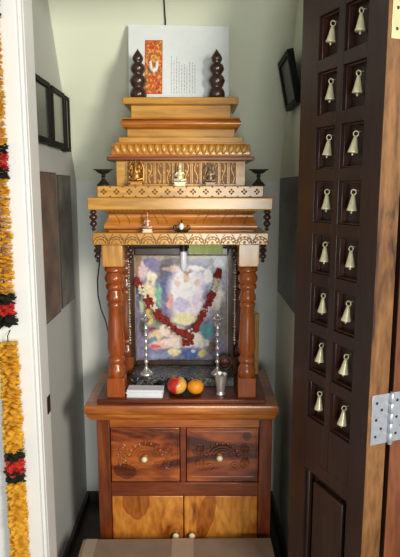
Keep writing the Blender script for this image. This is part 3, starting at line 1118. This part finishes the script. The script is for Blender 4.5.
# silver standing lamps
def samai(label, px_, ytop, y):
    x = at(px_, 350, y).x
    t = thing('silver_oil_lamp', label, 'oil lamp', (x, y, ZP), 'silver standing oil lamps')
    H = zat(ytop, y) - ZP
    build('base', MB().lathe([(.030, 0), (.030, .004), (.024, .010), (.014, .018), (.008, .028), (.007, .034)], (x, y, ZP), 24), M['silver'], t, smooth=60)
    pr = [(.006, .03)]
    zz = .034
    k = 0
    while zz < H * .8:
        pr += [(.0066, zz), (.0062, zz + .016), (.0105 if k % 2 == 0 else .0088, zz + .020), (.0105 if k % 2 == 0 else .0088, zz + .024), (.0066, zz + .028)]
        zz += .031
        k += 1
    pr.append((.005, H * .83))
    build('stem', MB().lathe(pr, (x, y, ZP), 16), M['silver'], t, smooth=60)
    b = MB().lathe([(.005, H * .81), (.014, H * .83), (.021, H * .87), (.022, H * .885), (.018, H * .88), (.004, H * .865)], (x, y, ZP), 20)
    for k in range(5):
        a_ = 2 * PI * k / 5 - PI / 2
        b.ball((x + .02 * math.cos(a_), y + .02 * math.sin(a_), ZP + H * .885), (.006, .006, .003), 8, 6)
    build('bowl', b, M['silver'], t, smooth=60)
    build('finial', MB().lathe([(.004, H * .86), (.004, H * .9), (.009, H * .93), (.006, H * .955), (.003, H * .97), (.006, H * .985), (.001, H)], (x, y, ZP), 14), M['silver'], t, smooth=60)


samai('slim silver standing oil lamp behind the white paper pack', 146, 311, 2.408)
samai('slim silver standing oil lamp behind the silver tumbler', 217.5, 311, 2.408)

# red face plaque
y = 2.47
q = at(225, 350, y)
t = thing('face_plaque', 'small round dark red face plaque leaning by the black stone slab corner', 'plaque', (q.x, y, ZP))
rp_ = .030
cz = ZP + rp_ + .004
m_ = Matrix.Rotation(PI / 2, 3, 'X')
build('disc', MB().lathe([(rp_, -.004), (rp_, .002), (rp_ * .85, .006), (.001, .009)], (q.x, y, cz), 26, m_), M['plaque'], t)
b = MB()
for k in range(18):
    a_ = 2 * PI * k / 18
    b.ball((q.x + rp_ * .98 * math.cos(a_), y - .001, cz + rp_ * .98 * math.sin(a_)), .0048, 7, 5)
build('beaded_rim', b, M['pewter'], t)
b = MB()
for s in (-1, 1):
    b.ball((q.x + s * .012, y - .008, cz + .007), (.006, .003, .0035), 8, 6)
b.tube(arc((q.x, y - .008, cz - .008), .012, .008, PI + .3, 2 * PI - .3, 8), .002, 6)
b.ball((q.x, y - .009, cz), (.003, .004, .006), 8, 6)
build('face', b, M['pewter'], t)
b = MB().box(q.x - .012, q.x + .012, y - .006, y + .03, ZP, ZP + .006)
build('foot', b, M['turned'], t)

# plate, fruit, tumbler, papers
yp = 2.28
x = at(185, 395, yp).x
tag(build('plate', MB().lathe([(.045, 0), (.05, .001), (.066, .008), (.071, .012), (.069, .0135), (.062, .010), (.046, .004), (.001, .004)], (x, yp, ZB), 36), M['steel_dark'], smooth=60),
    'small dark metal plate holding the apple and the orange', 'plate')


def fruit_profile(r, dimp):
    pr = []
    for i in range(19):
        a_ = -PI / 2 + PI * i / 18
        rr = r * math.cos(a_)
        z = r * .92 * math.sin(a_)
        z -= dimp * math.exp(-(rr / (r * .3)) ** 2) * (1 if a_ > 0 else -.6)
        pr.append((max(rr, .0006), z))
    return pr


xa_, ya_ = at(177, 390, 2.26).x, 2.262
ra = .0415
za = ZB + .0045 + ra * .9
t = thing('apple', 'red and yellow apple on the small dark plate', 'apple', (xa_, ya_, ZB + .004))
build('flesh', MB().lathe(fruit_profile(ra, .008), (xa_, ya_, za), 28), M['apple'], t, smooth=0)
build('stem', MB().tube([(xa_, ya_, za + ra * .74), (xa_ + .002, ya_, za + ra * .95), (xa_ + .006, ya_, za + ra * 1.1)], .0016, 6), M['stem'], t)
xo_, yo_ = at(195.5, 390, 2.26).x, 2.258
ro = .0345
xo_ = max(xo_, xa_ + ra + ro - .002)
zo = ZB + .0045 + ro * .92
t = thing('orange', 'orange citrus fruit beside the apple on the plate', 'orange', (xo_, yo_, ZB + .004))
build('flesh', MB().lathe(fruit_profile(ro, .003), (xo_, yo_, zo), 28), M['orange'], t, smooth=0)
build('stem_scar', MB().lathe([(.004, 0), (.0035, .0015), (.001, .002)], (xo_, yo_, zo + ro * .92 - .0035), 8), M['stem'], t)

y = 2.265
x = at(220.5, 390, y).x
H = zat(374, y) - ZB
b = MB().lathe([(.015, 0), (.0195, .002), (.0195, .006), (.016, .010), (.0175, .02), (.021, H * .5), (.0245, H * .78), (.0255, H * .86), (.0275, H * .93), (.029, H),
                (.0275, H), (.024, H * .86), (.019, H * .4), (.001, H * .3)], (x, y, ZB), 30)
tag(build('tumbler', b, M['silver'], smooth=50), 'silver tumbler in front of the right shrine column', 'tumbler')

t = thing('paper_pack', 'pack of white folded papers lying in front of the left lamp', 'papers', (at(145, 400, 2.24).x, 2.25, ZB))
rot = Matrix.Translation((at(145, 400, 2.24).x, 2.255, ZB)) @ Matrix.Rotation(math.radians(-2), 4, 'Z')
hw_ = 18 * mpp(395, 2.23)
rnd = random.Random(5)
for k in range(6):
    dx, dy = rnd.uniform(-.003, .003), rnd.uniform(-.003, .003)
    build('folded_sheet', MB().box(-hw_ + dx, hw_ + dx, -.032 + dy, .03 + dy, .0058 * k, .0058 * k + .0052, rot), M['paper'], t, bevel=.0015)

# incense box behind the right column, cable behind the left one
q = at(256.3, 350, 2.53)
tag(build('incense_box', MB().box(q.x - .010, q.x + .010, 2.522, 2.54, ZW + .018 if abs(q.x - CX) < 85 * mpp(402, 2.2) else ZW, zat(313, 2.53)), M['incense'], bevel=.002),
    'narrow yellow brown incense box standing upright behind the right column', 'box')
pts = [(101, 246, 2.47), (99.5, 262, 2.49), (97.5, 280, 2.5), (98, 295, 2.5), (101, 309, 2.5), (106, 322, 2.5), (110, 340, 2.5), (112, 360, 2.5)]
pp = [at(*p_) for p_ in pts]
pp.append(Vector((pp[-1].x + .004, 2.5, ZB + .004)))
pp[0].z = z_bd0 - .0005
tag(build('power_cable', MB().tube(pp, .0032, 8), M['black'], smooth=60), 'thin black cable looping down behind the left shrine column', 'cable')

# ------------------------------------------------------------------ carton in front of the cabinet
ybk = 2.165
zt = zat(537.5, ybk)
xl_, xr_ = at(84, 541, ybk).x, at(270.5, 537, ybk).x
t = thing('cardboard_box', 'brown taped cardboard box on the floor in front of the cabinet', 'box', ((xl_ + xr_) / 2, ybk - .25, 0))
yfr = ybk - .32
rz = Matrix.Translation(((xl_ + xr_) / 2, ybk - .002, 0)) @ Matrix.Rotation(math.radians(.8), 4, 'Z')
w_ = (xr_ - xl_) / 2
build('carton', MB().box(-w_, w_, -.32, -.006, 0, zt - .003, rz), M['carton'], t, bevel=.003)
for s in (0, 1):
    y0_, y1_ = (-.32, -.1645) if s == 0 else (-.1635, -.006)
    build('flap', MB().box(-w_, w_, y0_, y1_, zt - .003, zt, rz), M['carton'], t, bevel=.001)
xt = at(183, 545, ybk).x - (xl_ + xr_) / 2
build('tape_strip', MB().box(xt - .045, xt + .045, -.322, -.004, zt, zt + .0008, rz).box(xt - .045, xt + .045, -.3222, -.3205, zt - .09, zt, rz), M['tape'], t)
build('tape_strip', MB().box(-w_ + .012, -w_ + .06, -.322, -.004, zt, zt + .0008, rz), M['tape'], t)


# ------------------------------------------------------------------ wall pictures
def poster_fn(seed, c0, c1, c2):
    def fn(s, t):
        v = noise.noise(Vector((s * 3 + seed, t * 6, seed)))
        w = noise.noise(Vector((s * 9, t * 18 + seed, 4)))
        g = noise.noise(Vector((s * 26, t * 50, seed)))
        k = max(0, min(1, .5 + v * .8 + w * .4))
        c = [a + (b - a) * k for a, b in zip(c0, c1)]
        if w > .25:
            c = [a + (b - a) * min(1, (w - .25) * 4) for a, b in zip(c, c2)]
        return [q + g * 10 for q in c]
    return fn


def wall_print(name, label, side, y0, y1, z0, z1, fn, th=.006):
    X = WL if side < 0 else WR
    t = thing(name, label, 'poster', (X, (y0 + y1) / 2, z0), 'posters on the alcove walls')
    a, b = (X, X + th) if side < 0 else (X - th, X)
    build('board', MB().box(a, b, y0, y1, z0, z1), M['skirt'], t, bevel=.001)
    xs = X - side * (th + .0006)
    if side < 0:
        print_sheet('print', (xs, y0 + .004, z0 + .004), (0, y1 - y0 - .008, 0), (0, 0, z1 - z0 - .008), 26, 50, fn, M['poster'], t)
    else:
        print_sheet('print', (xs, y1 - .004, z0 + .004), (0, -(y1 - y0 - .008), 0), (0, 0, z1 - z0 - .008), 26, 50, fn, M['poster'], t)


wall_print('wall_poster', 'tall brown and red poster on the left wall, next to the white door frame', -1, 2.10, 2.43, 1.165, 1.772, poster_fn(2.3, (92, 80, 70), (136, 114, 98), (140, 66, 52)))
wall_print('wall_poster', 'tall grey brown poster on the left wall, the one nearer the corner', -1, 2.455, 2.70, 1.172, 1.765, poster_fn(6.1, (88, 84, 78), (122, 114, 104), (100, 78, 66)))
wall_print('wall_poster', 'tall dark grey poster on the right wall beside the shrine', 1, 2.26, 2.79, 1.19, 1.755, poster_fn(8.8, (84, 80, 74), (110, 106, 98), (60, 56, 52)))


def wall_frame(label, side, y0, y1, z0, z1, th, col, lean=0, bord=.022):
    X = WL if side < 0 else WR
    t = thing('picture_frame', label, 'picture frame', (X, (y0 + y1) / 2, z0), 'small frames on the alcove walls')
    d = -side
    lo, hi = min(0, d * th), max(0, d * th)
    piv = Matrix.Translation((X, 0, z0)) @ Matrix.Rotation(d * lean, 4, 'Y')
    h = z1 - z0
    f = MB()
    for (a, b, c, e) in ((y0, y0 + bord, 0, h), (y1 - bord, y1, 0, h), (y0 + bord, y1 - bord, 0, bord), (y0 + bord, y1 - bord, h - bord, h)):
        f.box(lo, hi, a, b, c, e, piv)
    f.box(min(0, d * .004), max(0, d * .004), y0 + .004, y1 - .004, .004, h - .004, piv)
    build('frame', f, M['black_frame'], t, bevel=.002)
    build('picture', MB().box(min(d * .004, d * (th - .008)), max(d * .004, d * (th - .008)), y0 + bord - .001, y1 - bord + .001, bord - .001, h - bord + .001, piv), col, t)


M['dim_pic'] = plain('dark photograph', (74, 78, 72), .25, var=.4, scale=12, coat=.3)
M['dark_pic'] = plain('very dark photograph', (40, 39, 35), .4, var=.3, scale=12)
M['pale_pic'] = plain('pale glazed picture', (160, 164, 148), .3, var=.12, scale=9)
wall_frame('black framed dark picture high on the left wall, next to the door frame', -1, 2.04, 2.305, 1.88, 2.118, .03, M['dim_pic'])
wall_frame('black framed pale picture high on the left wall, middle of three', -1, 2.33, 2.545, 1.878, 2.116, .03, M['pale_pic'])
wall_frame('narrow black framed picture high on the left wall, nearest the sloped wall', -1, 2.56, 2.634, 1.872, 2.112, .03, M['pale_pic'], bord=.014)
wall_frame('black framed picture tilting forward high on the right wall', 1, 2.26, 2.52, 2.04, 2.245, .026, M['dark_pic'], lean=.2)  # the one that leans

# ------------------------------------------------------------------ door leaves
DA = Vector((.321, 1.852, 0))
DANG = math.atan2(-.9266, .376)
DW, DT, DH = .40, .066, 2.30
RT = Matrix.Translation(DA) @ Matrix.Rotation(DANG, 4, 'Z')
dr = thing('door_1', 'dark brown folding door leaf with two columns of bell niches, open at the right', 'door', DA)
dr.rotation_euler = (0, 0, DANG)
struct(dr)
U1, U2 = (.093, .190), (.219, .321)
ROWS = [2.150 - .1613 * k for k in range(8)]
NH = .125
f = MB()
ft = .030                                           # thickness of the pierced front
f.box(0, U1[0], 0, ft, .012, DH)
f.box(U1[1], U2[0], 0, ft, .82, DH)
f.box(U2[1], DW - .002, 0, ft, .012, DH)
for ua, ub in (U1, U2):
    zt = DH
    for z in ROWS:
        f.box(ua, ub, 0, ft, z + NH / 2, zt)
        zt = z - NH / 2
    f.box(ua, ub, 0, ft, .82, zt)
f.box(U1[0], U2[1], 0, ft, .775, .82)
f.box(U1[0], U2[1], 0, ft, .012, .13)
f.box(0, DW - .002, ft, DT, .012, DH)
build('leaf', f, M['door'], dr, local=True, bevel=.002)
f = MB()
for ua, ub in (U1, U2):
    for z in ROWS:
        w = .006
        a, b = z - NH / 2, z + NH / 2
        f.box(ua, ua + w, .010, ft, a, b).box(ub - w, ub, .010, ft, a, b).box(ua + w, ub - w, .010, ft, a, a + w).box(ua + w, ub - w, .010, ft, b - w, b)
M['niche'] = wood('red brown niche lining', ((62, 34, 26), (72, 40, 30), (84, 46, 34)), 'z', 8, 8, .35, .3)
build('niche_lining', f, M['niche'], dr, local=True, bevel=.0015)
f = MB()
a0, b0, c0, d0 = U1[0], U2[1], .13, .775
f.box(a0, a0 + .012, .008, ft, c0, d0).box(b0 - .012, b0, .008, ft, c0, d0).box(a0, b0, .008, ft, c0, c0 + .012).box(a0, b0, .008, ft, d0 - .012, d0)
f.box(a0 + .035, b0 - .035, .010, ft, c0 + .035, d0 - .035)
build('lower_panel', f, M['door'], dr, local=True, bevel=.006)
build('edge_strip', MB().box(DW - .002, DW, 0, DT, .012, DH), M['door_edge'], dr, local=True)
hk = MB()
for ua, ub in (U1, U2):
    for z in ROWS:
        u = (ua + ub) / 2
        hk.tube([(u + .006, ft + .001, z + .0365), (u + .006, .013, z + .0365), (u + .006, .009, z + .0395)], .0015, 6)
build('bell_hooks', hk, M['brass'], dr, local=True)
GAP = .018


def hinge(zc, mat):
    h = MB()
    hh = .074
    h.box(DW + .0002, DW + .0028, .010, DT + .003, zc - hh, zc + hh)
    h.box(DW + .0002, DW + .0028, DT + GAP - .003, DT + GAP + .045, zc - hh, zc + hh)
    o = build('hinge', h, mat, dr, local=True, bevel=.0006)
    k = MB()
    n = 5
    for i in range(n):
        a, b = zc - hh + 2 * hh * i / n + .0006, zc - hh + 2 * hh * (i + 1) / n - .0006
        k.lathe([(.0074, a), (.0082, a + .001), (.0082, b - .001), (.0074, b)], (DW + .006, DT + GAP / 2, 0), 16)
    k.lathe([(.0062, zc - hh - .004), (.0062, zc + hh + .004)], (DW + .006, DT + GAP / 2, 0), 12)
    build('knuckle', k, mat, o, local=True)
    my = Matrix.Rotation(PI / 2, 3, 'Y')
    for yv in (.026, .044, DT + GAP + .014, DT + GAP + .032):
        for dz in (-.05, 0, .05) if yv in (.026, DT + GAP + .014) else (-.028, .028):
            build('screw', MB().lathe([(.0045, 0), (.0042, .001), (.002, .0016)], (DW + .0026, yv, zc + dz), 12, my), M['steel_dark'], o, local=True)


hinge((zat(394, 1.5) + zat(443, 1.5)) / 2, M['steel'])
M['cream_steel'] = plain('brass plated steel', (222, 206, 160), .35, .4, var=.1)
hinge(2.155, M['cream_steel'])

d2 = thing('door_2', 'second door leaf folded back behind the niche door, red brown edge showing', 'door', RT @ Vector((0, DT + GAP, 0)))
d2.rotation_euler = (0, 0, DANG)
struct(d2)
f = MB().box(0, DW - .002, 0, DT, .012, DH)
build('leaf', f, M['door'], d2, local=True, bevel=.002)
build('edge_strip', MB().box(DW - .002, DW, 0, DT, .012, DH), M['door_edge_red'], d2, local=True)
build('raised_panel', MB().box(.09, .32, DT, DT + .008, .13, .78).box(.09, .32, DT, DT + .008, .9, 2.2), M['door'], d2, local=True, bevel=.004)

# bells
ORD = ['top', 'second', 'third', 'fourth', 'fifth', 'sixth', 'seventh', 'lowest']


def make_bell():
    r = thing('bell', '', 'bell', (0, 0, 0), 'brass bells in the door niches')
    r.scale = (.9, .9, .95)
    Hb = .050
    build('body', MB().lathe([(.0158, -.058), (.0168, -.0565), (.0156, -.053), (.0132, -.045), (.0104, -.034), (.0078, -.022), (.0062, -.015), (.0046, -.011), (.0022, -.009),
                              (.0022, -.0085)], (0, 0, 0), 20).lathe([(.0155, -.0579), (.012, -.046), (.008, -.03), (.001, -.02)], (0, 0, 0), 20), M['brass'], r, local=True, smooth=60)
    build('loop', MB().tube([(.0078 * math.cos(2 * PI * k / 16), 0, -.0022 + .0078 * math.sin(2 * PI * k / 16)) for k in range(16)], .0019, 8, True), M['brass'], r, local=True, smooth=60)
    build('clapper', MB().tube([(0, 0, -.03), (0, 0, -.060)], .001, 6).ball((0, 0, -.0625), (.0036, .0036, .0045), 8, 6), M['brass'], r, local=True, smooth=60)
    return r


bell0 = make_bell()
rnd = random.Random(21)
first = True
for ci, (ua, ub) in enumerate((U1, U2)):
    for k, z in enumerate(ROWS):
        if first:
            r = bell0
            first = False
        else:
            r = bell0.copy()
            COL.objects.link(r)
            for ch in list(bell0.children):
                c = ch.copy()
                COL.objects.link(c)
                c.parent = r
        u = (ua + ub) / 2
        p = RT @ Vector((u + .006, .0115, z + .033))
        r.location = p
        r.rotation_euler = (rnd.uniform(-.02, .02), rnd.uniform(.02, .14), rnd.uniform(-.9, .5))
        col = 'the column farther from the hinged edge' if ci == 0 else 'the column next to the hinged edge'
        r['label'] = 'brass bell in the %s door niche of %s' % (ORD[k], col)


# ------------------------------------------------------------------ marigold garlands on the casing
def ruffles(mb, x, y, z0, z1, r, rnd, pitch=.0062, jag=.22):
    z = z0
    n = 30
    while z < z1:
        tx, ty = rnd.uniform(-.25, .25), rnd.uniform(-.25, .25)
        R = r * rnd.uniform(.86, 1.08)
        ph = rnd.uniform(0, 6)
        cx_, cy_ = x + rnd.uniform(-.002, .002), y + rnd.uniform(-.001, .001)
        vs = [Vector((cx_, cy_, z))]
        for ring, fr_ in ((0, .45), (1, 1.0)):
            for k in range(n):
                a_ = 2 * PI * k / n
                rr = R * fr_ * (1 + (rnd.uniform(-jag, jag * .4) if ring else 0))
                dz = (math.sin(a_ * 6 + ph) * .004 + rnd.uniform(-.003, .003)) * fr_ - .003 * fr_
                px_, py_ = rr * math.cos(a_), rr * math.sin(a_)
                py_ = min(py_, .030)
                vs.append(Vector((cx_ + px_, cy_ + py_, z + dz + px_ * tx * .5 + py_ * ty * .5)))
        fs = []
        for k in range(n):
            k2 = (k + 1) % n
            fs.append((0, 1 + k, 1 + k2))
            fs.append((1 + k, 1 + n + k, 1 + n + k2, 1 + k2))
        mb.add(vs, fs)
        z += pitch * rnd.uniform(.8, 1.2)


def garland(label, px_, py_ref, segs, seed):
    y = 1.86 - .0335
    x = at(px_, py_ref, y).x
    t = thing('marigold_garland', label, 'garland', (x, y, zat(segs[0][0], y)), 'marigold garlands on the door casing')
    rnd = random.Random(seed)
    names = {'o': ('marigold_section', 'marigold', .035), 'd': ('leaf_tuft', 'dark_petal', .037), 'r': ('red_tuft', 'red_petal', .0345)}
    for (ya, yb2, kd) in segs:
        nm, mt, r = names[kd]
        mb = MB()
        ruffles(mb, x, y, zat(yb2, y), zat(ya, y), r, rnd, .0098 if kd == 'o' else .006, .16 if kd == 'o' else .3)
        build(nm, mb, M[mt], t, smooth=0)
    za, zb_ = zat(segs[0][0], y) + .03, zat(segs[-1][1], y)
    build('string', MB().tube([(x, y, zb_), (x, y, za - .012), (x, y + .03, za)], .0018, 6), M['string'], t)


garland('orange marigold garland on the white door frame, upper of two, ending in a dark tassel', 3.5, 280,
        [(-130, -4, 'o'), (-4, 11, 'd'), (11, 143, 'o'), (143, 153, 'd'), (153, 168, 'r'), (168, 178, 'd'), (178, 292, 'o'), (292, 302, 'd'), (302, 313, 'r'), (313, 324, 'd')], 4)
garland('orange marigold garland on the white door frame, lower of two, below the gap', 13.5, 440,
        [(341, 449, 'o'), (449, 457, 'd'), (457, 470, 'r'), (470, 479, 'd'), (479, 640, 'o')], 9)

# ------------------------------------------------------------------ light
W = bpy.data.worlds.new('world')
SC.world = W
W.use_nodes = True
bg = W.node_tree.nodes['Background']
bg.inputs['Color'].default_value = (.92, .96, 1, 1)
bg.inputs['Strength'].default_value = .26


def area(name, loc, target, sx, sy, power, col):
    l = bpy.data.lights.new(name, 'AREA')
    l.shape = 'RECTANGLE'
    l.size, l.size_y = sx, sy
    l.energy = power
    l.color = col
    o = bpy.data.objects.new(name, l)
    COL.objects.link(o)
    o.location = loc
    o.rotation_euler = (Vector(target) - Vector(loc)).to_track_quat('-Z', 'Y').to_euler()
    return o


area('window_light', (1.8, -1.2, 2.2), (-.1, 2.4, 1.5), .7, .9, 92, (1, .96, .83))
area('front_fill', (.25, -1.9, 1.3), (-.1, 2.4, 1.5), .9, .9, 40, (.96, 1, .94))  # added soft fill from the front, lifts the sloped back and framed picture

SC.view_settings.view_transform = 'Standard'
SC.view_settings.look = 'None'
SC.view_settings.exposure = .42
SC.view_settings.gamma = 1
SC.view_settings.use_curve_mapping = False
